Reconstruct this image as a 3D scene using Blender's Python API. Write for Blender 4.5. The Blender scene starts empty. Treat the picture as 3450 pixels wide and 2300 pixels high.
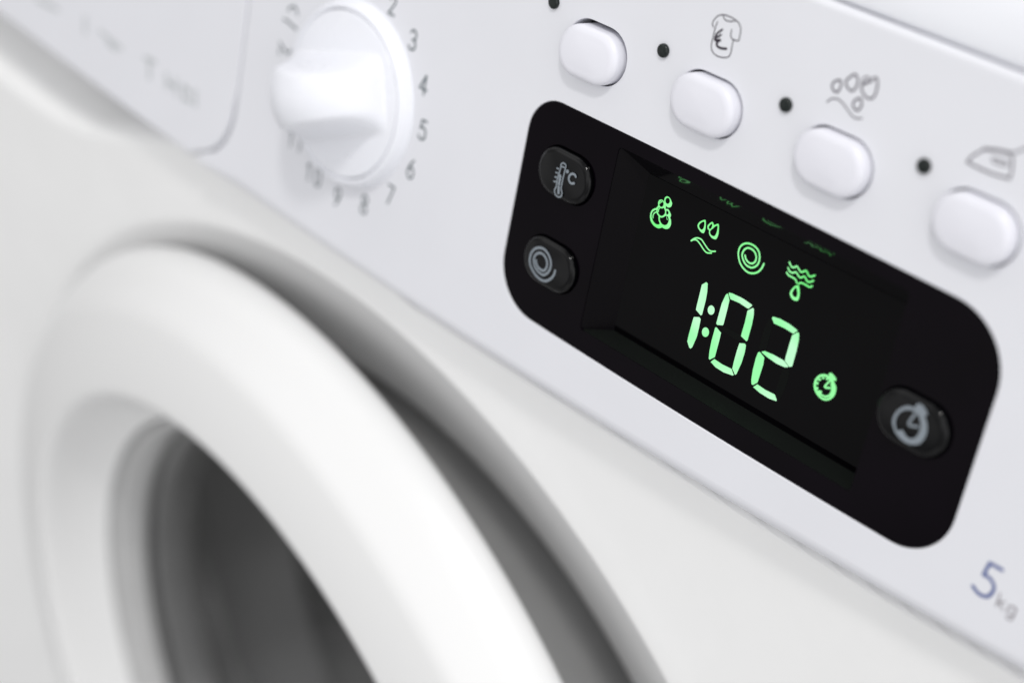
import bpy, math, random
import numpy as np
from mathutils import Matrix, Vector
from mathutils.geometry import tessellate_polygon

# ---------------------------------------------------------------- scene, camera, light
scene = bpy.context.scene
scene.render.engine = 'CYCLES'
scene.render.resolution_x, scene.render.resolution_y = 1024, 682
scene.view_settings.view_transform = 'Standard'
scene.view_settings.look = 'None'
scene.view_settings.exposure = 0.0
scene.view_settings.gamma = 1.0
scene.view_settings.use_curve_mapping = False
scene.cycles.max_bounces = 10
COL = scene.collection
MM = 0.001

# The machine is modelled in the frame of its control panel (x right, y into the machine,
# z up along the panel, millimetres); the panel leans back, so the machine is turned by TILT.
TILT = -0.20
PLACE = Matrix.Translation((0, 0, 0.62)) @ Matrix.Rotation(TILT, 4, 'X')

cam_data = bpy.data.cameras.new('camera')
cam = bpy.data.objects.new('camera', cam_data)
COL.objects.link(cam)
scene.camera = cam
cam_data.sensor_width = 36
cam_data.lens = 61.28
cam_data.clip_start, cam_data.clip_end = 0.02, 50
cam_data.dof.use_dof = True
cam_data.dof.focus_distance = 0.2895
cam_data.dof.aperture_fstop = 7.6
cam_data.dof.aperture_blades = 7
RX = Vector((0.66591665, 0.72417707, 0.17922776))
RD = Vector((0.42077993, -0.16621354, -0.89180565))
RF = Vector((-0.61603512, 0.66928367, -0.41540354))
m = Matrix((RX, -RD, -RF)).transposed().to_4x4()
m.translation = Vector((203.435, -214.083, 86.565)) * MM
cam.matrix_world = PLACE @ m

world = bpy.data.worlds.new('World')
scene.world = world
world.use_nodes = True
wn, wl = world.node_tree.nodes, world.node_tree.links
bg = wn['Background']
tc = wn.new('ShaderNodeTexCoord'); dot = wn.new('ShaderNodeVectorMath'); dot.operation = 'DOT_PRODUCT'
dot.inputs[1].default_value = (0.50, 0.05, 0.86)          # the room is brighter above and to the right
mr = wn.new('ShaderNodeMapRange'); mr.inputs['From Min'].default_value = -1; mr.inputs['From Max'].default_value = 1
rp = wn.new('ShaderNodeValToRGB')
rp.color_ramp.elements[0].position = 0.0; rp.color_ramp.elements[0].color = (0.24, 0.24, 0.24, 1)
rp.color_ramp.elements[1].position = 1.0; rp.color_ramp.elements[1].color = (0.93, 0.93, 0.94, 1)
mid = rp.color_ramp.elements.new(0.5); mid.color = (0.93, 0.93, 0.93, 1)
wl.new(tc.outputs['Generated'], dot.inputs[0]); wl.new(dot.outputs['Value'], mr.inputs['Value'])
wl.new(mr.outputs[0], rp.inputs[0])
nz = wn.new('ShaderNodeTexNoise'); nz.inputs['Scale'].default_value = 1.6; nz.inputs['Detail'].default_value = 2   # noise added to the unseen room's light, for soft uneven reflections
nr_ = wn.new('ShaderNodeMapRange'); nr_.inputs['From Min'].default_value = 0.35; nr_.inputs['From Max'].default_value = 0.65
nr_.inputs['To Min'].default_value = 0.45; nr_.inputs['To Max'].default_value = 1.52
vm = wn.new('ShaderNodeVectorMath'); vm.operation = 'SCALE'
wl.new(tc.outputs['Generated'], nz.inputs['Vector']); wl.new(nz.outputs['Fac'], nr_.inputs['Value'])
wl.new(rp.outputs[0], vm.inputs[0]); wl.new(nr_.outputs[0], vm.inputs['Scale']); wl.new(vm.outputs[0], bg.inputs[0])
bg.inputs[1].default_value = 1.16

def lamp(name, loc, target, size, power, color=(1, 1, 1)):
    ld = bpy.data.lights.new(name, 'AREA'); ld.shape = 'DISK'; ld.size = size
    ld.energy = power; ld.color = color
    o = bpy.data.objects.new(name, ld); COL.objects.link(o)
    a = PLACE @ (Vector(loc) * MM); b = PLACE @ (Vector(target) * MM)
    o.matrix_world = Matrix.Translation(a) @ (a - b).to_track_quat('Z', 'Y').to_matrix().to_4x4()
    return o
lamp('ceiling_lamp', (330, -520, 800), (0, 0, -50), 0.11, 3.4, (1, 0.985, 0.96))

lamp('window_light', (650, -420, 900), (0, 0, -60), 0.8, 0.8, (0.98, 0.99, 1.0))

# ---------------------------------------------------------------- materials
def material(name, color, rough=0.4, spec=0.5, metallic=0.0, coat=0.0, emit=None, emit_strength=0.0,
             bump=0.0, bump_scale=400.0, mottle=0.0, mottle_scale=60.0, alpha=None):
    mt = bpy.data.materials.new(name); mt.use_nodes = True
    n, l = mt.node_tree.nodes, mt.node_tree.links
    p = n['Principled BSDF']
    p.inputs['Base Color'].default_value = (*color, 1)
    p.inputs['Roughness'].default_value = rough
    p.inputs['Specular IOR Level'].default_value = spec
    p.inputs['Metallic'].default_value = metallic
    p.inputs['Coat Weight'].default_value = coat
    t = n.new('ShaderNodeTexCoord')
    if mottle:
        no = n.new('ShaderNodeTexNoise'); no.inputs['Scale'].default_value = mottle_scale
        no.inputs['Detail'].default_value = 5
        l.new(t.outputs['Object'], no.inputs['Vector'])
        r = n.new('ShaderNodeValToRGB')
        r.color_ramp.elements[0].position = 0.3; r.color_ramp.elements[1].position = 0.7
        r.color_ramp.elements[0].color = (*[c * (1 - mottle) for c in color], 1)
        r.color_ramp.elements[1].color = (*[min(1, c * (1 + mottle)) for c in color], 1)
        l.new(no.outputs['Fac'], r.inputs[0]); l.new(r.outputs[0], p.inputs['Base Color'])
        rr = n.new('ShaderNodeMapRange'); rr.inputs['To Min'].default_value = rough * 0.85; rr.inputs['To Max'].default_value = rough * 1.15
        l.new(no.outputs['Fac'], rr.inputs['Value']); l.new(rr.outputs[0], p.inputs['Roughness'])
    if bump:
        nb = n.new('ShaderNodeTexNoise'); nb.inputs['Scale'].default_value = bump_scale; nb.inputs['Detail'].default_value = 3
        l.new(t.outputs['Object'], nb.inputs['Vector'])
        b = n.new('ShaderNodeBump'); b.inputs['Strength'].default_value = bump; b.inputs['Distance'].default_value = 0.0002
        l.new(nb.outputs['Fac'], b.inputs['Height']); l.new(b.outputs[0], p.inputs['Normal'])
    if emit:
        p.inputs['Emission Color'].default_value = (*emit, 1); p.inputs['Emission Strength'].default_value = emit_strength
    return mt

PANEL = material('panel_plastic', (0.705, 0.71, 0.75), 0.33, 0.4, bump=0.05, bump_scale=1500, mottle=0.01)
BUTTON = material('button_plastic', (0.72, 0.72, 0.775), 0.30, 0.45, mottle=0.01)
KNOB = material('knob_plastic', (0.79, 0.80, 0.85), 0.28, 0.5, mottle=0.01)
STEEL = material('painted_steel', (0.855, 0.855, 0.855), 0.32, 0.45, bump=0.08, bump_scale=300, mottle=0.012)
DOOR = material('door_plastic', (0.775, 0.775, 0.775), 0.34, 0.45)
LID = material('worktop_laminate', (0.75, 0.76, 0.80), 0.35, 0.4, mottle=0.01)
SEAL = material('dark_rubber', (0.07, 0.07, 0.07), 0.5, 0.3)
RECESS = material('recess_paint', (0.78, 0.78, 0.78), 0.40, 0.4, mottle=0.01)
GREY = material('grey_plastic', (0.30, 0.30, 0.30), 0.35, 0.45, mottle=0.05)
DARK = material('gap_shade_black', (0.02, 0.02, 0.022), 0.6, 0.2)
WINDOW = material('window_black', (0.0016, 0.0006, 0.0020), 0.04, 0.075, mottle=0.35, mottle_scale=45)
SCREEN = material('screen_black', (0.0008, 0.0006, 0.0010), 0.05, 0.075, mottle=0.3, mottle_scale=60)
BEZEL = material('screen_bezel', (0.0030, 0.0026, 0.0034), 0.08, 0.17)
WALL_LOW_GLOW = material('screen_lower_wall_glow', (0.0055, 0.0068, 0.006), 0.5, 0.09)  # paler and greenish: glow of the digits painted into the colour
SCREEN_SIDE = material('screen_side_wall', (0.0030, 0.0025, 0.0033), 0.25, 0.07)
BBUTTON = material('glossy_black_button', (0.001, 0.001, 0.0015), 0.025, 0.24)
PRINT = material('dark_print', (0.03, 0.022, 0.035), 0.5, 0.3)
PRINT_LIGHT = material('grey_print', (0.10, 0.09, 0.115), 0.5, 0.3)
NUMBER = material('number_print', (0.05, 0.075, 0.085), 0.5, 0.3)
BLUE = material('blue_print', (0.10, 0.13, 0.30), 0.5, 0.3)
UNIT = material('unit_print', (0.22, 0.20, 0.22), 0.5, 0.3)
FAINT = material('faint_grey_print', (0.46, 0.48, 0.49), 0.5, 0.3)
SILVER = material('silver_print', (0.21, 0.24, 0.27), 0.45, 0.3)
LED = material('led_lens', (0.005, 0.009, 0.008), 0.15, 0.4)
GASKET = material('grey_gasket', (0.52, 0.52, 0.52), 0.5, 0.3, mottle=0.05)
DRUM = material('drum_steel', (0.64, 0.64, 0.64), 0.38, 0.5, metallic=0.1, mottle=0.75, mottle_scale=14)

def lit(name, lo, hi, strength):
    mt = bpy.data.materials.new(name); mt.use_nodes = True
    n, l = mt.node_tree.nodes, mt.node_tree.links
    p = n['Principled BSDF']; p.inputs['Base Color'].default_value = (0.01, 0.02, 0.01, 1)
    t = n.new('ShaderNodeTexCoord'); no = n.new('ShaderNodeTexNoise'); no.inputs['Scale'].default_value = 190; no.inputs['Detail'].default_value = 0
    r = n.new('ShaderNodeValToRGB'); r.color_ramp.elements[0].position = 0.33; r.color_ramp.elements[1].position = 0.62
    r.color_ramp.elements[0].color = (*lo, 1); r.color_ramp.elements[1].color = (*hi, 1)
    l.new(t.outputs['Object'], no.inputs['Vector']); l.new(no.outputs['Fac'], r.inputs[0]); l.new(r.outputs[0], p.inputs['Emission Color'])
    p.inputs['Emission Strength'].default_value = strength
    return mt
DIGIT = lit('lit_digit', (0.30, 0.98, 0.39), (0.52, 1.0, 0.61), 1.0)
ICON = lit('lit_symbol', (0.17, 0.98, 0.22), (0.30, 1.0, 0.36), 1.0)

UNLIT = material('unlit_segment', (0.0035, 0.0042, 0.0038), 0.3, 0.06)

# tinted door glass: a thin pane that reflects and lets some light through
GLASS = bpy.data.materials.new('door_glass'); GLASS.use_nodes = True
n, l = GLASS.node_tree.nodes, GLASS.node_tree.links
n.remove(n['Principled BSDF']); out = n['Material Output']
tr = n.new('ShaderNodeBsdfTransparent'); tr.inputs[0].default_value = (0.80, 0.80, 0.80, 1)
gl = n.new('ShaderNodeBsdfGlossy'); gl.inputs[0].default_value = (0.8, 0.8, 0.8, 1); gl.inputs['Roughness'].default_value = 0.25
fr = n.new('ShaderNodeFresnel'); fr.inputs[0].default_value = 1.5
wv = n.new('ShaderNodeTexNoise'); wv.inputs['Scale'].default_value = 14; wv.inputs['Detail'].default_value = 2
tcg = n.new('ShaderNodeTexCoord'); bpn = n.new('ShaderNodeBump'); bpn.inputs['Strength'].default_value = 0.6; bpn.inputs['Distance'].default_value = 0.002
l.new(tcg.outputs['Object'], wv.inputs['Vector']); l.new(wv.outputs['Fac'], bpn.inputs['Height'])
l.new(bpn.outputs[0], gl.inputs['Normal']); l.new(bpn.outputs[0], fr.inputs['Normal'])
mx = n.new('ShaderNodeMixShader'); l.new(fr.outputs[0], mx.inputs[0]); l.new(tr.outputs[0], mx.inputs[1]); l.new(gl.outputs[0], mx.inputs[2])
l.new(mx.outputs[0], out.inputs['Surface'])

# ---------------------------------------------------------------- mesh helpers (millimetres in, metres out)
def build(name, verts, faces, mat, parent, smooth=True, label=None, flat_from=None):
    me = bpy.data.meshes.new(name)
    me.from_pydata([(a * MM, b * MM, c * MM) for a, b, c in verts], [], faces)
    me.polygons.foreach_set('use_smooth', [smooth and (flat_from is None or i < flat_from) for i in range(len(me.polygons))])
    me.materials.append(mat); me.update()
    o = bpy.data.objects.new(name, me); COL.objects.link(o); o.parent = parent
    if label: o['label'] = label
    return o

def area2(p):
    return sum(p[i][0] * p[(i + 1) % len(p)][1] - p[(i + 1) % len(p)][0] * p[i][1] for i in range(len(p)))
def ccw(p):
    return list(p) if area2(p) > 0 else list(p)[::-1]
def inset(p, d):
    """p counter-clockwise; positive d moves the outline inward"""
    n = len(p); out = []
    for i in range(n):
        a = Vector(p[i - 1]); b = Vector(p[i]); c = Vector(p[(i + 1) % n])
        e1 = (b - a); e2 = (c - b)
        if e1.length < 1e-9: e1 = e2
        if e2.length < 1e-9: e2 = e1
        e1.normalize(); e2.normalize()
        n1 = Vector((-e1.y, e1.x)); n2 = Vector((-e2.y, e2.x)); k = n1 + n2
        if k.length < 1e-6: k = n1
        k.normalize(); k /= max(0.5, k.dot(n1))
        out.append((b.x + k.x * d, b.y + k.y * d))
    return out

def plate(name, outer, holes, y0, thick, mat, parent, r=0.5, rh=0.2, steps=4, label=None, hole_depth=None):
    """a rounded plate lying in the panel: front face at y0, body going back by thick"""
    outer = ccw(outer); V = []; Fc = []
    def ringset(poly, rad, depth, sign):
        rads = [rad(x, z) if callable(rad) else rad for x, z in poly]
        rings = [None] + [math.pi / 2 * k / steps for k in range(steps + 1)]
        base = len(V); m_ = len(poly); unit = inset(poly, sign)
        for a in rings:
            for (x, z), (ux, uz), r_ in zip(poly, unit, rads):
                ins = 0 if a is None else r_ * (1 - math.cos(a))
                V.append((x + (ux - x) * ins, y0 + (depth if a is None else r_ * (1 - math.sin(a))), z + (uz - z) * ins))
        for k in range(len(rings) - 1):
            for i in range(m_):
                a, b = base + k * m_ + i, base + k * m_ + (i + 1) % m_
                c, d = b + m_, a + m_
                Fc.append((a, b, c, d) if sign > 0 else (b, a, d, c))
        s = base + (len(rings) - 1) * m_
        return list(range(s, s + m_))
    loops = [ringset(outer, r, thick, 1)]
    for h in holes:
        loops.append(ringset(ccw(h), rh, hole_depth or thick, -1))
    nflat = len(Fc)
    idx = [i for lp in loops for i in lp]
    tris = tessellate_polygon([[Vector((V[i][0], V[i][2], 0)) for i in lp] for lp in loops])
    for t in tris:
        a, b, c = (idx[k] for k in t)
        ar = (V[b][0] - V[a][0]) * (V[c][2] - V[a][2]) - (V[c][0] - V[a][0]) * (V[b][2] - V[a][2])
        Fc.append((a, b, c) if ar > 0 else (a, c, b))
    return build(name, V, Fc, mat, parent, True, label, flat_from=nflat)

def rrect(x0, z0, x1, z1, r, n=8):
    if not isinstance(r, (list, tuple)): r = [r] * 4          # bl, br, tr, tl
    pts = []
    for (cx, cz, a0, rr) in ((x0 + r[0], z0 + r[0], 180, r[0]), (x1 - r[1], z0 + r[1], 270, r[1]),
                             (x1 - r[2], z1 - r[2], 0, r[2]), (x0 + r[3], z1 - r[3], 90, r[3])):
        for k in range(n + 1):
            a = math.radians(a0 + 90 * k / n); pts.append((cx + rr * math.cos(a), cz + rr * math.sin(a)))
    return pts
def circle(cx, cz, r, n=48):
    return [(cx + r * math.cos(2 * math.pi * k / n), cz + r * math.sin(2 * math.pi * k / n)) for k in range(n)]
def pill(cx, cz, w, h, n=16, e=2.0):
    """the rounded key outline: a short bar with round ends"""
    r = h / 2; pts = []
    for k in range(n + 1):
        a = math.radians(-90 + 180 * k / n); pts.append((cx + w / 2 - r + r * math.cos(a), cz + r * math.sin(a)))
    for k in range(n + 1):
        a = math.radians(90 + 180 * k / n); pts.append((cx - w / 2 + r + r * math.cos(a), cz + r * math.sin(a)))
    return pts

def cushion(name, outline, y_back, y_edge, y_top, mat, parent, edge=1.6, rings=10, label=None, fn=None):
    """a domed key: straight side, rounded shoulder, gently domed top"""
    outline = ccw(outline); cx = sum(p[0] for p in outline) / len(outline); cz = sum(p[1] for p in outline) / len(outline)
    V = []; Fc = []; n = len(outline); R = []
    R.append((outline, y_back)); R.append((outline, y_edge))
    mid = y_edge + (y_top - y_edge) * 0.80
    for k in range(1, 7):
        a = math.pi / 2 * k / 6
        R.append((inset(outline, edge * (1 - math.cos(a))), y_edge + (mid - y_edge) * math.sin(a)))
    inner = R[-1][0]
    for k in range(1, rings + 1):
        t = 1 - k / rings
        R.append(([(cx + (x - cx) * t, cz + (z - cz) * t) for x, z in inner], mid + (y_top - mid) * (1 - t * t)))
    for q, y in R: V.extend((x, y, z) for x, z in q)
    for k in range(len(R) - 1):
        for i in range(n):
            a, b = k * n + i, k * n + (i + 1) % n
            Fc.append((a, b, b + n, a + n))
    if fn: V = [fn(v) for v in V]
    return build(name, V, Fc, mat, parent, True, label)

def lathe(name, prof, mat, parent, frame, n=160, label=None):
    """prof: (radius, height toward the viewer); frame maps (a, b, h) to panel space"""
    V = [frame(r * math.cos(2 * math.pi * k / n), r * math.sin(2 * math.pi * k / n), h) for r, h in prof for k in range(n)]
    Fc = [(j * n + k, j * n + (k + 1) % n, (j + 1) * n + (k + 1) % n, (j + 1) * n + k) for j in range(len(prof) - 1) for k in range(n)]
    return build(name, V, Fc, mat, parent, True, label)

def spline(pts, closed, sub=5):
    n = len(pts); P = [Vector(p) for p in pts]; out = []
    if n < 3 and not closed: return [tuple(p) for p in P]
    rng = n if closed else n - 1
    for i in range(rng):
        p0 = P[i - 1] if (closed or i > 0) else P[0] * 2 - P[1]
        p1 = P[i]; p2 = P[(i + 1) % n]
        p3 = P[(i + 2) % n] if (closed or i + 2 < n) else P[-1] * 2 - P[-2]
        for k in range(sub):
            t = k / sub
            out.append(tuple(0.5 * ((2 * p1) + (p2 - p0) * t + (2 * p0 - 5 * p1 + 4 * p2 - p3) * t * t + (3 * p1 - p0 - 3 * p2 + p3) * t ** 3)))
    if not closed: out.append(tuple(P[-1]))
    return out

def marks(name, shapes, y, mat, parent, label=None, smooth_fill=True, dx=0, dz=0, lift=0.0, hard=False, yfn=None):
    """flat print: each shape is a stroke ['s', width, closed, points] or a filled outline ['f', outer, hole, ...]"""
    V = []; Fc = []; lay = 0
    def put(pts2, yy):
        base = len(V); V.extend((x + dx, yy, z + dz) for x, z in pts2); return base
    for s in shapes:
        yy = y - 0.004 * lay; lay += 1
        if s[0] == 'f':
            loops = [ccw(spline(lp, True, 3) if smooth_fill else lp) for lp in s[1:]]
            flat = [p for lp in loops for p in lp]; base = put(flat, yy)
            for t in tessellate_polygon([[Vector((x, z, 0)) for x, z in lp] for lp in loops]):
                a, b, c = t
                ar = (flat[b][0] - flat[a][0]) * (flat[c][1] - flat[a][1]) - (flat[c][0] - flat[a][0]) * (flat[b][1] - flat[a][1])
                Fc.append((base + a, base + b, base + c) if ar > 0 else (base + a, base + c, base + b))
        else:
            w, closed = s[1] / 2, bool(s[2])
            pts = [tuple(p) for p in s[3]]
            pts = pts if hard else spline(pts, closed)
            n = len(pts); L = []; R = []
            for i in range(n):
                a = Vector(pts[i - 1]) if (i or closed) else Vector(pts[0]); c = Vector(pts[(i + 1) % n]) if (i < n - 1 or closed) else Vector(pts[-1])
                d = (c - a); d = d.normalized() if d.length > 1e-9 else Vector((1, 0)); nn = Vector((-d.y, d.x)); b = Vector(pts[i])
                L.append(tuple(b + nn * w)); R.append(tuple(b - nn * w))
            bl = put(L, yy); br = put(R, yy)
            for i in range(n if closed else n - 1):
                j = (i + 1) % n; Fc.append((br + i, br + j, bl + j, bl + i))
            if not closed:
                for e in (0, n - 1):
                    yy -= 0.002
                    bc = put([(pts[e][0] + w * math.cos(2 * math.pi * k / 14), pts[e][1] + w * math.sin(2 * math.pi * k / 14)) for k in range(14)], yy)
                    Fc.append(tuple(bc + k for k in range(14)))
    if yfn: V = [(a, b + yfn(a, c), c) for a, b, c in V]
    return build(name, V, Fc, mat, parent, False, label)
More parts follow.
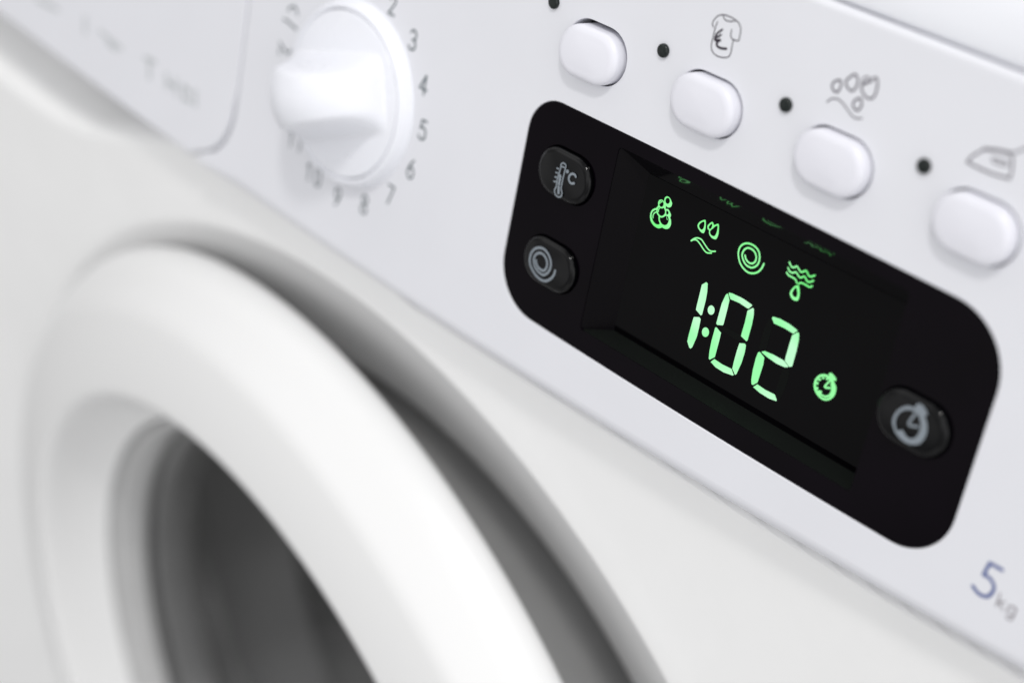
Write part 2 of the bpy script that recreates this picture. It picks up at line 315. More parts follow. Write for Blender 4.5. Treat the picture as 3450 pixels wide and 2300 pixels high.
# ---------------------------------------------------------------- outlines of the printed and lit symbols, mm on the panel
DATA = {"segments":[[["f",[[42.18,-19.61],[42.95,-18.79],[43.3,-18.91],[43.6,-20.23],[43.73,-21.74],[43.71,-24.44],[43.48,-24.69],[42.24,-24.2],[42.2,-23.48],[42.2,-21.38]]]],[["f",[[42.16,-25.65],[42.3,-25.51],[43.29,-25.09],[43.66,-25.3],[43.76,-26.89],[43.76,-28.59],[43.36,-30.7],[43.08,-31.09],[42.74,-31.0],[42.08,-30.19],[42.04,-28.97],[42.11,-26.59]]]],[["f",[[45.96,-22.57],[45.99,-22.82],[45.96,-23.07],[45.87,-23.31],[45.71,-23.5],[45.52,-23.63],[45.3,-23.69],[45.08,-23.67],[44.88,-23.57],[44.71,-23.4],[44.61,-23.18],[44.57,-22.94],[44.6,-22.68],[44.7,-22.45],[44.86,-22.26],[45.05,-22.12],[45.27,-22.07],[45.49,-22.09],[45.69,-22.19],[45.85,-22.35]]]],[["f",[[45.96,-26.65],[46.0,-26.9],[45.96,-27.17],[45.86,-27.41],[45.7,-27.61],[45.5,-27.75],[45.27,-27.81],[45.04,-27.8],[44.83,-27.7],[44.67,-27.52],[44.56,-27.3],[44.52,-27.04],[44.55,-26.78],[44.65,-26.53],[44.82,-26.33],[45.02,-26.2],[45.25,-26.13],[45.48,-26.15],[45.68,-26.25],[45.85,-26.42]]]],[["f",[[47.38,-19.17],[47.64,-18.78],[47.87,-18.88],[48.37,-19.69],[48.42,-21.28],[48.41,-24.1],[48.27,-24.31],[47.2,-24.72],[46.95,-24.56],[46.98,-23.19],[47.03,-20.88]]]],[["f",[[47.92,-18.49],[48.63,-18.34],[50.83,-18.23],[52.81,-18.43],[52.98,-18.59],[52.42,-19.36],[52.23,-19.4],[50.4,-19.25],[48.51,-19.42],[47.94,-18.77]]]],[["f",[[52.35,-19.76],[53.24,-18.85],[53.5,-18.97],[53.77,-20.07],[53.88,-21.67],[53.83,-24.48],[53.65,-24.71],[52.41,-24.38],[52.36,-23.92],[52.43,-21.93]]]],[["f",[[46.95,-25.3],[47.22,-25.17],[48.36,-25.65],[48.4,-26.94],[48.36,-30.13],[47.49,-31.06],[47.24,-30.99],[47.0,-29.72],[46.89,-27.86]]]],[["f",[[47.78,-31.33],[48.36,-30.52],[50.18,-30.64],[52.21,-30.5],[52.94,-31.31],[52.72,-31.48],[50.8,-31.82],[48.99,-31.75]]]],[["f",[[52.44,-25.62],[53.51,-25.21],[53.8,-25.43],[53.91,-26.63],[53.82,-28.56],[53.41,-30.87],[53.17,-31.15],[52.33,-30.38],[52.28,-29.09],[52.32,-26.97]]]],[["f",[[57.3,-18.66],[57.54,-18.49],[58.85,-18.25],[60.76,-18.28],[62.45,-18.54],[62.54,-18.7],[61.96,-19.44],[60.15,-19.33],[57.93,-19.49],[57.32,-18.85]]]],[["f",[[61.84,-19.8],[62.71,-18.84],[63.02,-18.94],[63.27,-19.93],[63.39,-21.7],[63.39,-24.62],[62.9,-24.94],[61.82,-24.39],[61.74,-23.71],[61.78,-21.45]]]],[["f",[[57.06,-24.98],[57.62,-24.61],[59.38,-24.43],[61.54,-24.42],[62.65,-24.91],[62.67,-25.11],[62.09,-25.39],[60.46,-25.56],[58.47,-25.38],[57.17,-25.12]]]],[["f",[[56.42,-25.43],[56.71,-25.19],[57.84,-25.69],[58.0,-26.96],[57.82,-30.28],[57.1,-31.1],[56.78,-31.11],[56.51,-30.4],[56.31,-28.61],[56.28,-26.54]]]],[["f",[[57.24,-31.41],[57.87,-30.57],[59.68,-30.72],[61.63,-30.59],[62.3,-31.3],[62.24,-31.5],[60.74,-31.77],[58.77,-31.71]]]]],"bubbles":[["f",[[29.11,-11.12],[28.74,-11.35],[28.38,-11.7],[28.16,-12.21],[28.15,-12.79],[28.31,-13.34],[28.67,-13.82],[29.24,-14.16],[29.89,-14.31],[30.48,-14.27],[30.95,-14.06],[31.27,-13.79],[31.68,-13.81],[32.12,-13.73],[32.57,-13.49],[32.85,-13.09],[32.95,-12.58],[32.85,-12.11],[32.68,-11.76],[32.47,-11.54],[32.52,-11.21],[32.45,-10.93],[32.19,-10.67],[31.8,-10.37],[31.5,-10.34],[31.12,-10.46],[31.0,-9.97],[30.82,-9.73],[30.36,-9.4],[30.0,-9.31],[29.68,-9.36],[29.35,-9.6],[29.23,-9.96],[29.28,-10.3],[29.4,-10.54],[29.25,-10.83]],[[30.44,-9.83],[30.46,-10.0],[30.44,-10.16],[30.37,-10.31],[30.26,-10.44],[30.13,-10.52],[29.98,-10.55],[29.83,-10.53],[29.69,-10.46],[29.58,-10.35],[29.51,-10.21],[29.49,-10.04],[29.52,-9.88],[29.59,-9.73],[29.69,-9.6],[29.83,-9.52],[29.98,-9.49],[30.13,-9.51],[30.26,-9.58],[30.37,-9.69]],[[29.62,-10.83],[29.5,-11.2],[29.56,-11.59],[29.91,-11.91],[30.34,-12.02],[30.65,-11.95],[30.97,-11.68],[31.16,-11.3],[31.12,-10.95],[30.93,-10.67],[30.65,-10.5],[30.35,-10.7],[29.92,-10.82]],[[31.33,-10.76],[31.49,-10.64],[31.72,-10.66],[31.9,-10.84],[31.89,-11.1],[31.74,-11.27],[31.5,-11.29]],[[30.34,-12.36],[30.42,-12.74],[30.73,-13.08],[31.18,-13.26],[31.69,-13.2],[32.08,-12.94],[32.28,-12.5],[32.28,-12.03],[32.04,-11.61],[31.86,-11.53],[31.39,-11.63],[31.12,-11.96],[30.74,-12.22]],[[29.2,-11.45],[28.84,-11.67],[28.5,-12.12],[28.46,-12.66],[28.63,-13.11],[29.05,-13.51],[29.59,-13.76],[30.18,-13.71],[30.6,-13.42],[30.29,-13.06],[30.07,-12.63],[29.96,-12.25],[29.54,-12.01],[29.32,-11.73]]],["f",[[30.83,-8.33],[30.55,-8.5],[30.38,-8.83],[30.4,-9.23],[30.6,-9.56],[30.96,-9.88],[31.34,-10.04],[31.72,-9.98],[32.05,-9.75],[32.2,-9.38],[32.16,-9.04],[31.95,-8.77],[31.59,-8.45],[31.21,-8.29]],[[31.59,-8.83],[31.61,-8.99],[31.59,-9.15],[31.52,-9.3],[31.41,-9.42],[31.28,-9.5],[31.13,-9.53],[30.98,-9.51],[30.85,-9.45],[30.74,-9.34],[30.67,-9.2],[30.65,-9.04],[30.68,-8.88],[30.75,-8.73],[30.85,-8.61],[30.99,-8.53],[31.14,-8.5],[31.29,-8.52],[31.42,-8.58],[31.52,-8.69]]],["s",0.166,0,[[29.61,-10.12],[29.67,-9.88],[30.0,-9.65]]],["s",0.178,0,[[29.78,-10.93],[29.67,-11.23],[29.73,-11.54]]],["s",0.11,0,[[31.7,-11.73],[32.01,-12.11]]],["s",0.212,0,[[29.28,-11.8],[28.92,-12.16],[28.8,-12.62],[28.9,-13.02]]]],"rinse":[["f",[[39.61,-8.97],[39.88,-9.22],[40.14,-10.2],[40.1,-11.03],[39.83,-11.27],[39.32,-11.22],[38.63,-10.82],[38.42,-10.36],[38.73,-9.66]],[[39.53,-9.33],[38.99,-9.77],[38.71,-10.34],[38.93,-10.7],[39.36,-10.84],[39.72,-10.52],[39.75,-9.81]]],["f",[[41.25,-8.69],[40.83,-9.01],[40.43,-9.68],[40.61,-10.18],[40.96,-10.31],[41.14,-10.87],[41.82,-11.27],[42.49,-11.26],[42.85,-10.96],[42.98,-10.1],[42.67,-8.79],[42.37,-8.54],[41.7,-9.05],[41.49,-8.88]],[[41.19,-9.0],[40.84,-9.46],[40.74,-9.86],[40.95,-10.04],[41.24,-9.89],[41.35,-9.37]],[[42.36,-8.88],[41.89,-9.29],[41.66,-9.66],[41.22,-10.25],[41.38,-10.77],[41.93,-10.9],[42.33,-10.73],[42.54,-10.1],[42.52,-9.3]]],["s",0.249,0,[[37.88,-13.47],[38.39,-13.05],[39.04,-12.91],[39.82,-13.23],[40.92,-13.86],[41.65,-14.03],[42.53,-13.72]]],["s",0.249,0,[[37.9,-13.4],[38.44,-12.81],[39.12,-12.44],[39.91,-12.41],[40.73,-12.85],[41.68,-13.36],[42.38,-13.44],[43.22,-13.1]]]],"spin":[["s",0.314,0,[[53.11,-11.07],[52.92,-11.95],[52.35,-12.88],[51.36,-13.52],[50.21,-13.67],[48.83,-13.1],[47.93,-11.96],[47.72,-10.79],[48.14,-9.83],[49.13,-9.18],[50.47,-9.09],[51.51,-9.54],[52.0,-10.39],[52.08,-11.34],[51.69,-12.16],[50.89,-12.71],[49.79,-12.68],[48.94,-12.06],[48.56,-11.33],[48.76,-10.44],[49.45,-9.85],[50.53,-9.86],[51.26,-10.44],[51.41,-11.27],[51.01,-11.92],[50.27,-12.12],[49.52,-11.81],[49.16,-11.29]]]],"drain":[["s",0.284,0,[[57.74,-8.81],[58.31,-9.29],[58.82,-9.25],[59.3,-8.83],[59.82,-9.13],[60.41,-9.36],[61.16,-8.81],[61.83,-9.3],[62.34,-9.29],[62.94,-8.81]]],["s",0.285,0,[[57.77,-9.76],[58.28,-10.18],[58.9,-10.14],[59.41,-9.8],[60.05,-10.17],[60.49,-10.27],[61.17,-9.8],[61.83,-10.26],[62.33,-10.23],[62.95,-9.73]]],["s",0.287,0,[[57.75,-10.59],[58.29,-10.85],[59.56,-10.91],[60.12,-11.36]]],["s",0.284,0,[[60.45,-11.36],[60.84,-11.01],[61.64,-10.95],[62.58,-10.98],[62.98,-10.63]]],["f",[[60.27,-11.7],[60.63,-11.66],[61.15,-12.75],[61.21,-13.78],[60.86,-14.16],[60.1,-14.2],[59.42,-13.71],[59.4,-13.01],[59.84,-12.1]],[[60.2,-12.12],[59.9,-12.61],[59.77,-13.37],[60.25,-13.69],[60.68,-13.6],[60.78,-13.09],[60.53,-12.5]]]],"timer":[["f",[[69.54,-23.01],[68.94,-23.32],[68.46,-23.84],[68.14,-24.57],[68.1,-25.3],[68.28,-25.92],[68.65,-26.44],[69.24,-26.85],[69.97,-27.1],[70.67,-27.11],[71.29,-26.85],[71.87,-26.33],[72.27,-25.6],[72.37,-24.85],[72.28,-24.24],[72.09,-23.85],[71.66,-23.45],[71.39,-23.21],[71.71,-23.14],[71.88,-22.91],[71.74,-22.71],[71.22,-22.4],[70.68,-22.25],[70.42,-22.36],[70.25,-22.61],[70.45,-22.93],[70.0,-22.89]],[[69.39,-23.49],[68.99,-23.8],[68.62,-24.34],[68.51,-24.92],[68.59,-25.49],[68.81,-25.92],[69.04,-26.18],[69.4,-25.96],[69.77,-25.86],[69.99,-25.94],[69.94,-26.24],[70.32,-26.31],[70.78,-26.21],[71.22,-25.86],[71.45,-25.35],[71.46,-24.82],[71.29,-24.34],[70.98,-23.92],[71.18,-23.78],[70.88,-23.62],[70.57,-23.42],[70.14,-23.33],[69.75,-23.36]],[[69.62,-26.64],[70.27,-26.77],[70.96,-26.62],[71.48,-26.22],[71.77,-25.72],[71.45,-26.12],[70.93,-26.52],[70.27,-26.64]]],["s",0.325,0,[[70.73,-23.69],[70.2,-24.96],[71.19,-24.65]]],["f",[[69.76,-23.58],[69.76,-23.63],[69.74,-23.7],[69.69,-23.76],[69.62,-23.82],[69.54,-23.87],[69.46,-23.9],[69.38,-23.91],[69.3,-23.91],[69.25,-23.88],[69.22,-23.84],[69.22,-23.78],[69.24,-23.72],[69.29,-23.66],[69.36,-23.6],[69.44,-23.55],[69.52,-23.52],[69.6,-23.5],[69.68,-23.51],[69.73,-23.54]]],["f",[[69.19,-24.14],[69.2,-24.21],[69.18,-24.28],[69.13,-24.35],[69.07,-24.41],[68.99,-24.46],[68.9,-24.49],[68.82,-24.5],[68.74,-24.49],[68.69,-24.46],[68.66,-24.4],[68.65,-24.34],[68.67,-24.27],[68.72,-24.2],[68.78,-24.13],[68.86,-24.08],[68.95,-24.05],[69.03,-24.04],[69.1,-24.06],[69.16,-24.09]]],["f",[[68.95,-24.92],[68.96,-24.99],[68.95,-25.07],[68.93,-25.14],[68.88,-25.2],[68.82,-25.24],[68.76,-25.26],[68.69,-25.25],[68.63,-25.23],[68.58,-25.18],[68.55,-25.12],[68.54,-25.04],[68.55,-24.97],[68.58,-24.9],[68.62,-24.84],[68.68,-24.8],[68.74,-24.78],[68.81,-24.78],[68.87,-24.81],[68.92,-24.86]]],["f",[[69.17,-25.69],[69.18,-25.77],[69.17,-25.85],[69.14,-25.92],[69.1,-25.98],[69.04,-26.02],[68.98,-26.04],[68.91,-26.04],[68.85,-26.01],[68.8,-25.96],[68.77,-25.89],[68.76,-25.82],[68.76,-25.74],[68.79,-25.67],[68.84,-25.61],[68.89,-25.57],[68.96,-25.55],[69.02,-25.55],[69.08,-25.58],[69.13,-25.63]]],["f",[[70.5,-23.51],[70.47,-23.57],[70.43,-23.62],[70.36,-23.67],[70.28,-23.7],[70.2,-23.71],[70.13,-23.7],[70.06,-23.67],[70.02,-23.63],[69.99,-23.57],[70.0,-23.51],[70.02,-23.45],[70.07,-23.4],[70.13,-23.36],[70.21,-23.33],[70.29,-23.32],[70.37,-23.33],[70.43,-23.35],[70.48,-23.4],[70.5,-23.45]]]],"thermo":[["s",0.281,0,[[11.56,-9.99],[10.72,-10.06],[10.76,-9.67],[11.1,-9.37],[11.55,-9.36],[11.85,-9.62],[11.85,-10.63],[11.78,-12.01],[11.79,-13.28],[11.87,-13.92],[12.19,-14.39],[12.24,-14.97],[11.91,-15.38],[11.36,-15.49],[10.86,-15.35],[10.45,-14.83],[10.48,-14.3],[10.64,-13.81],[10.53,-12.5],[10.71,-11.08],[10.79,-10.12]]],["s",0.563,0,[[11.05,-11.75],[11.13,-12.48]]],["s",0.564,0,[[11.12,-12.86],[11.15,-13.23]]],["s",0.584,0,[[11.22,-13.8],[11.44,-14.77]]],["s",0.281,0,[[9.95,-10.76],[10.35,-10.71]]],["s",0.282,0,[[9.9,-11.57],[10.35,-11.5]]],["s",0.282,0,[[9.9,-12.39],[10.38,-12.3]]],["s",0.283,0,[[9.87,-13.22],[10.41,-13.12]]],["f",[[12.84,-10.25],[12.85,-10.36],[12.83,-10.46],[12.77,-10.56],[12.68,-10.65],[12.58,-10.71],[12.47,-10.73],[12.36,-10.72],[12.26,-10.68],[12.19,-10.61],[12.14,-10.52],[12.13,-10.42],[12.16,-10.31],[12.21,-10.21],[12.3,-10.13],[12.4,-10.07],[12.51,-10.04],[12.62,-10.05],[12.72,-10.09],[12.8,-10.16]]],["s",0.427,0,[[14.63,-10.52],[14.32,-10.28],[13.71,-10.34],[13.23,-10.79],[13.12,-11.4],[13.43,-11.87],[13.95,-12.02],[14.56,-11.76]]]],"spin2":[["s",0.446,0,[[14.38,-28.36],[14.21,-29.37],[13.58,-30.36],[12.55,-31.15],[11.24,-31.35],[9.76,-30.97],[8.47,-30.08],[7.92,-29.12],[7.95,-27.75],[8.57,-26.64],[9.63,-25.94],[10.84,-25.76],[11.98,-26.2],[12.84,-27.09],[13.12,-28.07],[12.91,-29.17],[12.15,-30.1],[11.54,-30.37],[10.47,-30.24],[9.54,-29.79],[8.91,-28.95],[8.84,-28.05],[9.31,-27.26],[9.98,-26.8],[10.88,-26.75],[11.68,-27.17],[12.14,-27.82],[12.2,-28.64],[11.84,-29.39],[11.23,-29.65],[10.26,-29.48],[9.69,-29.04],[9.37,-28.5]]]],"timer2":[["f",[[87.72,-18.33],[86.84,-19.18],[86.26,-20.37],[86.18,-21.59],[86.71,-22.58],[87.53,-23.25],[88.76,-23.69],[89.92,-23.67],[90.94,-23.25],[91.69,-22.6],[92.13,-21.38],[92.07,-20.07],[91.63,-19.06],[91.06,-18.37],[91.39,-17.94],[91.11,-17.55],[90.36,-17.04],[89.5,-17.03],[89.11,-17.58],[89.05,-17.97],[88.39,-18.04]],[[87.91,-18.9],[87.13,-19.61],[86.71,-20.68],[86.77,-21.65],[87.21,-22.46],[87.55,-22.6],[88.23,-22.15],[88.72,-22.44],[89.32,-22.76],[90.06,-22.65],[90.72,-22.03],[90.97,-20.91],[90.84,-19.99],[90.34,-19.09],[89.54,-18.57],[88.59,-18.61]]],["s",0.412,0,[[89.44,-18.84],[88.94,-20.79],[90.47,-20.45]]]],"shirt":[["s",0.187,0,[[35.86,23.6],[35.71,22.55],[35.69,21.11],[35.75,19.68],[36.29,18.85],[37.33,18.54],[38.6,18.68],[39.57,19.15],[39.81,19.87],[39.74,20.99],[39.72,21.92]]],["s",0.186,0,[[38.93,23.3],[39.0,22.47],[39.41,22.03],[40.16,21.99],[40.75,22.18],[40.76,23.04],[40.61,23.98],[40.07,24.65],[39.24,24.95],[38.09,25.09],[36.64,24.98],[35.68,24.47],[35.1,23.64],[34.99,22.96],[35.33,22.57]]],["s",0.185,0,[[36.68,24.85],[37.2,24.38],[38.12,24.39],[39.11,24.77]]],["s",0.343,0,[[37.15,22.75],[36.51,22.09],[36.14,21.47],[36.44,21.28],[37.13,21.89]]],["s",0.438,0,[[36.21,21.56],[36.22,20.78],[37.21,21.05]]],["s",0.406,0,[[36.97,20.92],[36.7,20.28],[37.07,19.97],[37.83,19.94],[38.78,20.18]]]],"wring":[["s",0.345,1,[[60.84,22.57],[61.11,21.77],[60.89,20.9],[60.46,20.68],[59.76,21.03],[59.6,21.66],[60.09,22.31]]],["s",0.341,1,[[63.3,24.17],[63.8,23.39],[63.61,22.23],[63.03,21.76],[62.15,22.14],[61.76,22.82],[62.2,23.52],[62.8,24.2]]],["s",0.337,1,[[66.78,24.96],[67.22,23.9],[67.16,22.39],[66.48,21.74],[65.33,22.02],[64.59,22.98],[65.09,23.7],[65.91,24.18],[66.2,24.76]]],["s",0.253,1,[[65.34,24.66],[65.45,24.09],[65.03,23.41],[64.5,23.77],[64.7,24.38]]],["s",0.341,1,[[65.02,21.23],[65.48,20.57],[65.28,19.68],[64.81,19.37],[64.09,19.8],[64.03,20.47],[64.57,21.07]]],["s",0.23,0,[[59.48,18.79],[60.17,19.52],[61.25,19.83],[62.56,19.4],[64.01,18.53],[65.1,18.24],[66.13,18.61]]]],"iron":[["s",0.332,0,[[84.75,18.87],[85.21,19.88],[86.7,21.51]]],["s",0.325,0,[[86.72,21.46],[89.31,22.14],[90.95,22.12],[91.41,21.36],[91.66,20.29],[91.76,19.09]]],["s",0.353,0,[[91.76,19.09],[89.2,18.75],[86.55,18.73],[84.75,18.87]]],["s",0.26,0,[[86.67,21.62],[88.64,22.18],[91.09,22.64],[92.42,23.72],[93.69,24.32]]],["s",0.233,1,[[88.45,20.88],[90.55,21.03],[90.7,20.62],[88.76,20.35]]]],"five":[["s",0.599,0,[[109.45,-34.6],[107.36,-34.66]]],["s",0.604,0,[[107.36,-34.66],[107.02,-36.84]]],["s",0.606,0,[[107.02,-36.84],[108.13,-36.86],[109.06,-37.54],[109.19,-38.57],[108.66,-39.68],[107.75,-40.01],[106.87,-39.9],[106.06,-39.46]]]],"kg":[["s",0.284,0,[[110.87,-38.0],[110.7,-40.24]]],["s",0.284,0,[[111.21,-38.81],[110.55,-39.68],[111.23,-40.18]]],["s",0.282,1,[[112.74,-38.78],[111.97,-39.17],[111.68,-39.9],[112.12,-40.37],[112.72,-40.0],[112.88,-39.16]]],["s",0.282,0,[[113.19,-38.51],[113.24,-39.68],[113.21,-40.62],[112.61,-40.99],[112.21,-40.88]]]],"prog_a":[["s",0.469,0,[[-71.67,-8.28],[-71.22,-7.48],[-70.09,-6.94],[-69.26,-7.15],[-68.58,-8.16]]],["s",0.472,0,[[-72.78,-10.43],[-71.52,-10.42],[-70.36,-10.71],[-69.23,-10.92],[-68.26,-11.08]]]],"prog_b":[["s",0.477,0,[[-73.14,-15.44],[-71.87,-16.18],[-70.33,-16.73],[-69.25,-15.89]]],["s",0.48,0,[[-72.79,-17.84],[-73.02,-16.75]]]],"drawer_a":[["s",0.945,0,[[-147.37,-33.57],[-146.82,-37.28]]],["s",0.737,0,[[-140.64,-34.75],[-130.85,-35.92]]],["s",0.737,0,[[-137.17,-36.25],[-133.23,-36.88]]]],"drawer_b":[["s",0.885,0,[[-121.11,-34.74],[-116.92,-34.36]]],["s",0.887,0,[[-119.09,-34.75],[-118.42,-38.63]]],["s",0.785,0,[[-111.95,-35.39],[-111.38,-38.59]]],["s",0.782,0,[[-111.05,-37.11],[-108.09,-37.11]]],["s",0.778,0,[[-108.13,-35.26],[-107.5,-38.76]]],["s",0.773,0,[[-105.15,-35.58],[-104.54,-38.9]]],["s",0.768,0,[[-104.52,-35.86],[-101.84,-36.27]]],["s",0.771,0,[[-104.05,-38.39],[-101.46,-38.32]]],["s",0.764,0,[[-100.28,-35.39],[-99.69,-38.53]]]],"drawer_c":[["s",0.984,0,[[-169.6,-36.22],[-159.89,-35.73]]]]}
# ---------------------------------------------------------------- the washing machine
root = bpy.data.objects.new('washing_machine', None); COL.objects.link(root)
root.matrix_world = PLACE
root['label'] = 'white front-loading washing machine with round door, dial and green lit display reading 1:02'
root['category'] = 'washing machine'
XL, XR = -283.0, 150.0

def part(name, label=None, parent=root):
    o = bpy.data.objects.new(name, None); COL.objects.link(o); o.parent = parent
    if label: o['label'] = label
    return o

# control panel ---------------------------------------------------------------
BX = [-300, -187, -141, -110, -87, -51, -10, 20, 46, 70, 115, 200]
BZ = [-41.0, -46.4, -48.4, -50.0, -50.9, -52.0, -52.9, -52.7, -51.7, -50.7, -48.3, -43.0]
pc = np.polyfit(BX, BZ, 4)
def zbot(x): return float(np.polyval(pc, x))
TOP = 33.0
DX = -85.5                                     # right edge of the detergent drawer
BTN_X0, BTN_S, BTN_Z = 12.15, 25.716, 10.76
def zwin(x): return -40.82 + 2.12e-4 * (x - 50) ** 2
def ztopw(x): return -0.59e-4 * (x - 50) ** 2 + 0.05
def window_outline(g):
    """the black window: straight sides, faintly bowed top and bottom, g mm larger"""
    base = rrect(0 - g, -40.8 - g, 100 + g, 0 + g, [9.5, 9.0, 10.5, 7.0], 12)
    pts = []
    b = ccw(base)
    dense = []
    for i in range(len(b)):
        p, q = Vector(b[i]), Vector(b[(i + 1) % len(b)]); k = max(1, int((q - p).length / 3))
        for j in range(k): dense.append(tuple(p.lerp(q, j / k)))
    for x, z in dense:
        t = -z / 40.8
        z2 = z + (1 - t) * (ztopw(x)) + t * (zwin(x) + 40.8)
        pts.append((x, z2))
    return pts

# panel outline (the drawer's bay is cut out at the lower left)
ol = []
for x in np.linspace(DX - 13.0, XR - 6, 60): ol.append((float(x), zbot(x)))
ol += [(XR - 2, zbot(XR - 2) + 1.2), (XR, zbot(XR) + 5)]
ol += [(XR, TOP - 5), (XR - 2, TOP - 1), (XR - 6, TOP)]
for x in np.linspace(XR - 20, XL + 6, 40): ol.append((float(x), TOP))
ol += [(XL + 1, TOP - 2), (XL, TOP - 6), (XL, 24.4), (XL + 1, 23)]
for x in np.linspace(XL + 8, DX - 6, 20): ol.append((float(x), 22.6))
for k in range(6):
    a = math.radians(90 - 90 * k / 5); ol.append((DX - 4 + 4.35 * math.cos(a), 18.25 + 4.35 * math.sin(a)))
for z in np.linspace(10, -32, 12): ol.append((DX + 0.35, float(z)))
for k in range(1, 8):                          # rounded lower corner of the bay
    a = math.radians(-90 * k / 8); ol.append((DX - 12.6 + 12.95 * math.cos(a), -33.5 + 14.5 * math.sin(a)))
holes = []
btn_off = [(-0.34, -0.42), (-0.10, -0.12), (-0.04, -0.06), (-0.04, -0.06)]
for i in range(4):
    g = 0.9 if i == 0 else 0.55
    holes.append(pill(BTN_X0 + i * BTN_S, BTN_Z, 13.4 + g, 9.0 + g))
holes.append(window_outline(0.0))
def panel_edge(x, z):
    if z > 30: return 1.1
    if x > XR - 4: return 2.4
    if x < DX + 0.6 and z > zbot(x) + 1.0: return 0.5
    return 0.5 + 1.9 * min(1.3, max(0, (x - DX + 12) / 12))
panel = plate('control_panel', ol, holes, 0.0, 9.0, PANEL, root, r=panel_edge, rh=0.18, steps=7, hole_depth=4.0)
# black sheet added as the shade inside, behind the panel's openings
build('panel_shade_sheet', [(-60, 5.2, 25), (-60, 5.2, -46), (140, 5.2, -46), (140, 5.2, 25)], [(0, 1, 2, 3)], DARK, root, False)

# detergent drawer -------------------------------------------------------------
dl = []
for x in np.linspace(XL + 2, DX - 15.0, 34): dl.append((float(x), zbot(x) + 0.15))
for k in range(1, 9):
    a = math.radians(-90 + 90 * k / 8); dl.append((DX - 13 + 11.9 * math.cos(a), -34.0 + 13.9 * math.sin(a)))
for z in np.linspace(-30, 14, 14): dl.append((DX - 0.3, float(z)))
for k in range(5):
    a = math.radians(90 * k / 4); dl.append((DX - 4.3 + 4 * math.cos(a), 18 + 4 * math.sin(a)))
for x in np.linspace(DX - 10, XL + 2, 20): dl.append((float(x), 22.0))
drawer = plate('detergent_drawer', dl, [], -0.10, 9.0, PANEL, root, r=lambda x, z: 1.3 if z < zbot(x) + 0.6 else 0.6, rh=0.2, steps=5)
for k in ('drawer_a', 'drawer_b', 'drawer_c'):
    marks('drawer_marking', DATA[k], -0.17, FAINT, drawer)

# worktop ----------------------------------------------------------------------
prof = [(4.0, 33.15), (1.9, 33.15), (1.3, 33.5), (1.1, 34.2), (1.15, 36.5), (1.5, 39.5), (2.4, 43), (4.6, 47.5), (8.6, 52), (13, 55.6), (19, 57.8), (26, 58.2), (60, 52), (240, 16)]
V = [(x, y, z) for x in np.linspace(XL, XR, 12) for y, z in prof]
n_ = len(prof)
Fc = [(i * n_ + j, (i + 1) * n_ + j, (i + 1) * n_ + j + 1, i * n_ + j + 1) for i in range(11) for j in range(n_ - 1)]
# cabinet frame ------------------------------------------------------------------
CT = 0.20
cn = Vector((0, -math.cos(CT), -math.sin(CT))); cv = Vector((0, -math.sin(CT), math.cos(CT))); cu = Vector((1, 0, 0))
CO = Vector((0, 5.0, -48.0))
def cab(u, v, h):
    p = CO + cu * u + cv * v + cn * h; return (p.x, p.y, p.z)
build('worktop', V, Fc, LID, root, True)

# cabinet front: a pressed sheet with the door recess and the finger hollow under the drawer
RC, RR = (-57.0, -171.2), 155.5
DCEN, DR = (-68.1, -175.0), 146.3
SCX = [-290, -262, -235, -205, -186, -172, -157, -140, -123, -104, -98]
SCZ = [-50, -58, -64.5, -68, -69, -69, -67, -62, -57, -50.0, -47.5]
def sm(t): t = min(1, max(0, t)); return t * t * (3 - 2 * t)
def rec_edge(u, v):
    """how far (u, v) lies inside the edge of the door recess"""
    return RR - math.hypot(u - RC[0], v - RC[1])
def relief(u, v):
    h = 0.0
    z = CO.z + v * math.cos(CT)
    zs = np.interp(u, SCX, SCZ)
    if u > -60: h -= 6.0 * sm((z - zbot(u) + 3.8) / 0.8) * sm((u + 60) / 60)     # joint under the panel
    if -276 < u < -96:
        h -= 14.0 * sm((z - zs) / 11.0 + 0.04) * sm((u + 276) / 12) * sm((-96 - u) / 10)
    return h
du = 1.6
us = np.arange(XL, XR + 0.1, du); vs = np.concatenate([np.arange(4, -12, -0.35), np.arange(-12, -100, -1.0), np.arange(-100, -415, -2.0), [-480, -575]])
V = [cab(u, v, relief(u, v)) for v in vs for u in us]; nu = len(us)
Fc = []
for j in range(len(vs) - 1):
    for i in range(nu - 1):
        uc, vc = us[i] + du / 2, (vs[j] + vs[j + 1]) / 2
        if rec_edge(uc, vc) > -7: continue     # the recess edge is a ring of its own below
        a = j * nu + i; Fc.append((a, a + nu, a + nu + 1, a + 1))
def rec_r(th): return RR
def inner_r(th):
    c_, s_ = math.cos(math.radians(th)), math.sin(math.radians(th)); d_ = -11.1 * c_ - 3.8 * s_
    return d_ + math.sqrt(max(0, d_ * d_ - 137.6 + 121.5 ** 2))
def polar(rings, V, Fc, n=480):
    base = len(V)
    for s, h in rings:
        for k in range(n):
            th = 360 * k / n; r = max(rec_r(th) - s, inner_r(th)); a = math.radians(th)
            u, v = RC[0] + r * math.cos(a), RC[1] + r * math.sin(a)
            V.append(cab(u, v, h))
    for j in range(len(rings) - 1):
        for k in range(n):
            a, b = base + j * n + k, base + j * n + (k + 1) % n
            Fc.append((a, b, b + n, a + n))
polar([(-10, -0.03), (-9.4, 0.02), (-6, 0.02), (-2.5, 0.0), (-1.5, -0.05), (-0.7, -0.25), (0.0, -0.6), (0.5, -1.1), (0.8, -1.8), (0.8, -3)], V, Fc)
cabinet = build('cabinet_front', V, Fc, STEEL, root, True)
V = []; Fc = []
polar([(0.6, -1.5), (1.2, -1.9), (8, -5.0), (16, -8.7), (24, -12.2), (31, -15.2), (34, -16.4), (35, -18), (35.4, -22), (35.8, -42), (50, -44)], V, Fc)
build('door_recess', V, Fc, RECESS, root, True)
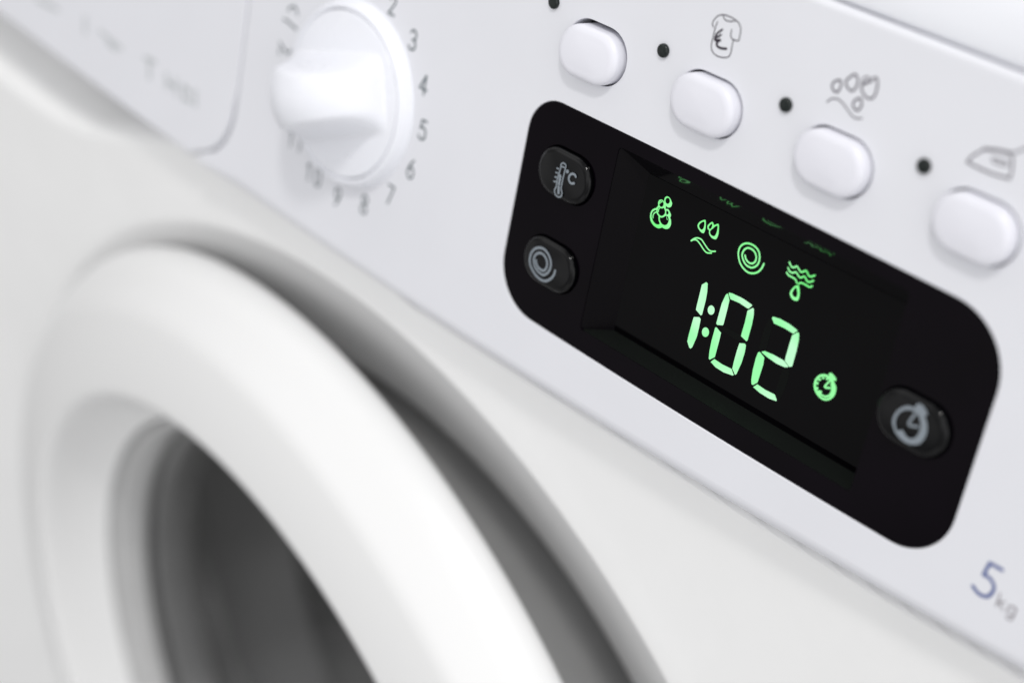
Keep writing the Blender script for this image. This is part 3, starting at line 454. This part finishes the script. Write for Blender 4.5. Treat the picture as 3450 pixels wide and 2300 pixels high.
# sides and back of the cabinet
D_ = -420
def side(u):
    return [cab(u, 4, 0), cab(u, -575, 0), cab(u, -575, D_), cab(u, 84, D_), cab(u, 84, -14), cab(u, 4, -10)]
V = side(XL) + side(XR); Fc = [tuple(range(5, -1, -1)), tuple(range(6, 12)), (2, 3, 9, 8), (3, 4, 10, 9), (1, 2, 8, 7)]
build('cabinet_body', V, Fc, STEEL, root, False)

# grey surround behind the door --------------------------------------------------
def rf(a, b, h): return cab(RC[0] + a, RC[1] + b, h)

# door -----------------------------------------------------------------------------
TB = -0.07
dn = (cn * math.cos(TB) + cu * math.sin(TB)).normalized(); dv = cv; du_ = dv.cross(dn) * 1.0
if du_.x < 0: du_ = -du_
DC = CO + cu * DCEN[0] + cv * DCEN[1]
def df(a, b, h):
    p = DC + du_ * a + dv * b + dn * h; return (p.x, p.y, p.z)
door = part('door')
ring = [(123, -3.2), (127, -1.6), (131, -0.6), (139, 0.2), (144.8, 0.6), (147.2, 1.2), (148.5, 2.4), (148.7, 4.2), (148.4, 6.2), (147.6, 8.2), (146.4, 10.4), (144.8, 12.2), (142.4, 14.6), (139.8, 17.2), (138.6, 18.2), (137.2, 19.0), (135.4, 19.6),
        (128, 21.2), (118.6, 23.0), (117.0, 23.1), (116.0, 22.8), (115.2, 22.2), (114.6, 21.2), (113.0, 17.5), (110.6, 13.2), (107.4, 9.4), (104.6, 7.2)]
lathe('door_ring', ring, DOOR, door, df, 200)
lathe('door_body', [(123.5, -3.0), (123, -8), (122.4, -18), (121.8, -28), (120, -40), (114, -60)], GREY, door, df, 160)
lathe('door_trim', [(104.9, 7.4), (104.8, 0.6), (104.0, 0.4), (103.7, 4.9), (102.8, 4.8), (101.9, 3.4), (101.2, 0.8), (100.7, -1.8), (100.2, -4.2)], GASKET, door, df, 200)
bowl = [(100.4, -3.2), (99.4, -2.0), (97.8, -1.9), (96.4, -3.4), (94.6, -7), (92.5, -14), (89.5, -24), (85, -36), (78, -48), (68, -58), (54, -66), (36, -71), (18, -73.5), (2, -74.2)]
lathe('door_glass', bowl, GLASS, door, df, 160)
lathe('glass_rim', [(100.2, -5.5), (97.0, -6.0), (95.2, -9.0), (95.0, -16)], GREY, door, df, 160)

# drum ------------------------------------------------------------------------------
drum = part('drum')
dp = []
for k in range(26): dp.append((118 + 3.0 * math.sin(k * 1.9), -40 - k * 9))
def rf(a, b, h): return cab(DCEN[0] + a, DCEN[1] + b, h)
lathe('drum_shell', [(112, -30), (116, -34)] + dp + [(100, -272), (40, -276), (2, -277)], DRUM, drum, rf, 96)
for k in range(3):                              # the lifters that stand out of the drum wall
    a0 = math.radians(150 + 120 * k); q = []
    for r, w in ((117, 13), (98, 6), (94, 3)):
        for h in (-60, -250):
            for sg in (-1, 1):
                q.append(rf(r * math.cos(a0) - sg * w * math.sin(a0), r * math.sin(a0) + sg * w * math.cos(a0), h))
    build('drum_lifter', q, [(0, 4, 6, 2), (4, 8, 10, 6), (8, 9, 11, 10), (9, 5, 7, 11), (5, 1, 3, 7), (0, 1, 5, 4), (4, 5, 9, 8)], DRUM, drum, False)
lathe('door_seal', [(130, -20), (124, -30), (119, -40), (121, -50)], SEAL, drum, rf, 120)

# white push buttons -----------------------------------------------------------------
for i in range(4):
    cx, cz = BTN_X0 + i * BTN_S + btn_off[i][0], BTN_Z + btn_off[i][1]
    fn = None
    if i == 0:
        fn = lambda v, cx=cx, cz=cz: (v[0], v[1] + 0.10 + (v[0] - cx) * 0.035 + (v[2] - cz) * 0.06, v[2])
    cushion('push_button', pill(cx, cz, 13.3, 8.9, 20), 3.0, -1.35, -2.55, BUTTON, root, edge=1.7, fn=fn,
            label='white button sitting slightly pressed in at its upper right' if i == 0 else None)
for i in range(4):
    x = 0.63 + 25.93 * i
    cushion('indicator_light', circle(x, 15.85, 1.15, 28), 0.5, -0.35, -0.75, LED, root, edge=0.5)

# printing on the white panel -----------------------------------------------------------
marks('shirt_symbol', DATA['shirt'], -0.02, PRINT, panel)
marks('rinse_symbol', DATA['wring'], -0.02, PRINT_LIGHT, panel)
marks('iron_symbol', DATA['iron'], -0.02, PRINT_LIGHT, panel)
cap = marks('capacity_number', DATA['five'], -0.02, BLUE, panel, hard=False)

G = {
 '0': [[(.5, 1), (.2, .9), (.08, .5), (.2, .1), (.5, 0), (.8, .1), (.92, .5), (.8, .9), (.5, 1)]],
 '1': [[(.15, .75), (.5, 1)], [(.5, 1), (.5, 0)]],
 '2': [[(.12, .74), (.2, .93), (.5, 1), (.82, .9), (.85, .68), (.6, .4), (.1, 0)], [(.1, 0), (.9, 0)]],
 '3': [[(.12, .85), (.3, .98), (.55, 1), (.82, .88), (.82, .65), (.65, .54), (.42, .52)], [(.42, .52), (.7, .5), (.9, .3), (.8, .08), (.5, 0), (.25, .02), (.08, .16)]],
 '4': [[(.68, 1), (.05, .28)], [(.05, .28), (.98, .28)], [(.68, 1), (.68, 0)]],
 '5': [[(.85, 1), (.25, 1)], [(.25, 1), (.16, .55)], [(.16, .55), (.45, .65), (.8, .55), (.9, .3), (.78, .08), (.45, 0), (.2, .03), (.06, .16)]],
 '6': [[(.75, 1), (.4, .75), (.14, .4), (.15, .15), (.45, 0), (.75, .05), (.9, .3), (.75, .55), (.45, .6), (.18, .42)]],
 '7': [[(.08, 1), (.92, 1)], [(.92, 1), (.35, 0)]],
 '8': [[(.5, 1), (.2, .92), (.15, .7), (.5, .53), (.9, .3), (.8, .06), (.5, 0), (.2, .06), (.1, .3), (.5, .53), (.85, .7), (.8, .92), (.5, 1)]],
 '9': [[(.25, 0), (.6, .25), (.86, .6), (.85, .85), (.55, 1), (.25, .95), (.1, .7), (.25, .45), (.55, .4), (.82, .58)]],
}
G['k'] = [[(.05, 1.0), (.05, 0)], [(.85, .66), (.05, .26)], [(.3, .4), (.9, 0)]]
G['g'] = [[(.5, .66), (.12, .55), (.05, .3), (.15, .06), (.5, -.02), (.85, .08), (.92, .33), (.85, .56), (.5, .66)], [(.92, .66), (.92, 0), (.8, -.28), (.45, -.36), (.12, -.28)]]
def writing(name, text, cx, cz, hgt, wid, stroke, mat, parent):
    gap = wid * 0.42; tot = len(text) * wid + (len(text) - 1) * gap; sh = []
    for k, ch in enumerate(text):
        for st_ in G[ch]:
            sh.append(['s', stroke, 0, [(cx - tot / 2 + k * (wid + gap) + a * wid, cz - hgt / 2 + b * hgt) for a, b in st_]])
    return marks(name, sh, -0.02, mat, parent)
marks_unit = writing('capacity_unit', 'kg', 111.9, -39.2, 2.15, 1.3, 0.26, UNIT, panel)
KX, KZ, KR, KP, KS = -48.39, -17.73, 21.79, 1.2028, 0.3948
for i in range(10):
    a = KP - i * KS; s = str(i + 2)
    writing('program_number', s, KX + KR * math.cos(a), KZ + KR * math.sin(a), 3.7, 2.15, 0.42, NUMBER, panel)
marks('program_symbol', DATA['prog_a'], -0.02, NUMBER, panel)
marks('program_symbol', DATA['prog_b'], -0.02, NUMBER, panel)
marks('off_mark', [['f', circle(-61.3, 5.6, 1.25, 16)]], -0.02, NUMBER, panel)

# program knob -----------------------------------------------------------------------------
knob = part('program_knob')
def kf(a, b, h): return (KX + a, -h, KZ + b)
lathe('knob_collar', [(18.7, -0.2), (18.6, 0.15), (18.2, 1.0), (17.8, 1.8), (17.5, 2.4), (17.0, 2.6), (16.6, 2.45), (16.5, 1.0)], KNOB, knob, kf, 128)
V = []; Fc = []; nr, nt = 46, 144; KA = math.radians(20)
prof_r = [16.3 * (k / nr) ** 0.8 for k in range(nr + 1)]
def kh(a, b):
    p = a * math.cos(KA) + b * math.sin(KA); q = -a * math.sin(KA) + b * math.cos(KA)
    r = math.hypot(a, b)
    base = 2.6 + 1.1 * (1 - (r / 16.3) ** 2)
    pm = p + 1.5
    e = max(0.0, 1 - (abs(pm) / (14.9 if pm < 0 else 15.6)) ** 2.2) ** 0.5
    crest = 15.0 * e - 0.05 * q * q
    half = 5.9 - 0.13 * max(0, p + 8)
    k = 1 - sm((abs(q) - half + 0.4) / (3.6 + 0.08 * max(0, p + 8)))
    return base + max(0, crest - base) * k
for r in prof_r:
    for k in range(nt):
        a, b = r * math.cos(2 * math.pi * k / nt), r * math.sin(2 * math.pi * k / nt)
        V.append(kf(a, b, kh(a, b)))
for r, hh in ((16.35, 1.8), (16.35, 0.2)):
    for k in range(nt): V.append(kf(r * math.cos(2 * math.pi * k / nt), r * math.sin(2 * math.pi * k / nt), hh))
for j in range(nr + 2):
    for k in range(nt):
        Fc.append((j * nt + k, (j + 1) * nt + k, (j + 1) * nt + (k + 1) % nt, j * nt + (k + 1) % nt))
build('knob_grip', V, Fc, KNOB, knob, True)

# the black window -------------------------------------------------------------------------
SX0, SX1, SZ0, SZ1, SD = 21.5, 82.0, -36.7, -2.55, 4.0
bb = [(11.3, -11.7), (12.0, -28.3), (89.0, -20.7)]
wholes = [rrect(SX0, SZ0, SX1, SZ1, 0.8, 4)] + [pill(x, z, 13.3, 9.1) for x, z in bb]
window = plate('display_window', window_outline(-0.06), wholes, 0.12, 2.6, WINDOW, root, r=0.12, rh=0.05, steps=2, hole_depth=0.5)
for x0, x1 in ((1, 20.5), (82.6, 99)):
    build('window_backing', [(x0, 2.9, -2), (x0, 2.9, -39), (x1, 2.9, -39), (x1, 2.9, -2)], [(0, 1, 2, 3)], BEZEL, window, False)
# sunken screen with sloping glossy walls
o_ = [(SX0, SZ0), (SX1, SZ0), (SX1, SZ1), (SX0, SZ1)]
i_ = [(SX0 + 4.5, SZ0 + 1.1), (SX1 - 0.3, SZ0 + 1.1), (SX1 - 0.3, SZ1 - 3.55), (SX0 + 4.5, SZ1 - 3.55)]
V = [(x, 0.3, z) for x, z in o_] + [(x, SD + 0.1, z) for x, z in i_]
for k in range(4):                              # lower, right, upper, left
    q = [V[k], V[(k + 1) % 4], V[4 + (k + 1) % 4], V[4 + k]]
    build('screen_wall', q, [(0, 1, 2, 3)], (WALL_LOW_GLOW, SCREEN_SIDE, BEZEL, SCREEN_SIDE)[k], root, False)
screen = build('display_screen', [(x, SD + 0.03, z) for x, z in i_], [(0, 1, 2, 3)], SCREEN, root, False)
for k, s in enumerate(DATA['segments']):
    marks('colon_dot' if k in (2, 3) else 'digit_segment', s, SD, DIGIT, screen, smooth_fill=k in (2, 3))
off = (DATA['segments'][10][0][1][0][0] - DATA['segments'][5][0][1][0][0], DATA['segments'][10][0][1][0][1] - DATA['segments'][5][0][1][0][1])
for k, sx in ((12, -1), (4, 1), (9, 1)):          # the segments that are not lit
    marks('unlit_segment', DATA['segments'][k], SD + 0.01, UNLIT, screen, smooth_fill=False, dx=off[0] * sx, dz=off[1] * sx)
for nm, key in (('bubbles_symbol', 'bubbles'), ('rinse_symbol', 'rinse'), ('spin_symbol', 'spin'), ('drain_symbol', 'drain'), ('timer_symbol', 'timer')):
    marks(nm, DATA[key], SD, ICON, screen)
# black keys standing in the window
for (x, z), sym, key in zip(bb, ('thermometer_symbol', 'spin_symbol', 'timer_symbol'), ('thermo', 'spin2', 'timer2')):
    b = cushion('display_button', pill(x, z, 12.8, 8.6, 20), 2.6, -0.35, -1.25, BBUTTON, root, edge=1.35, rings=8)
    marks(sym, DATA[key], -1.30, SILVER, b)
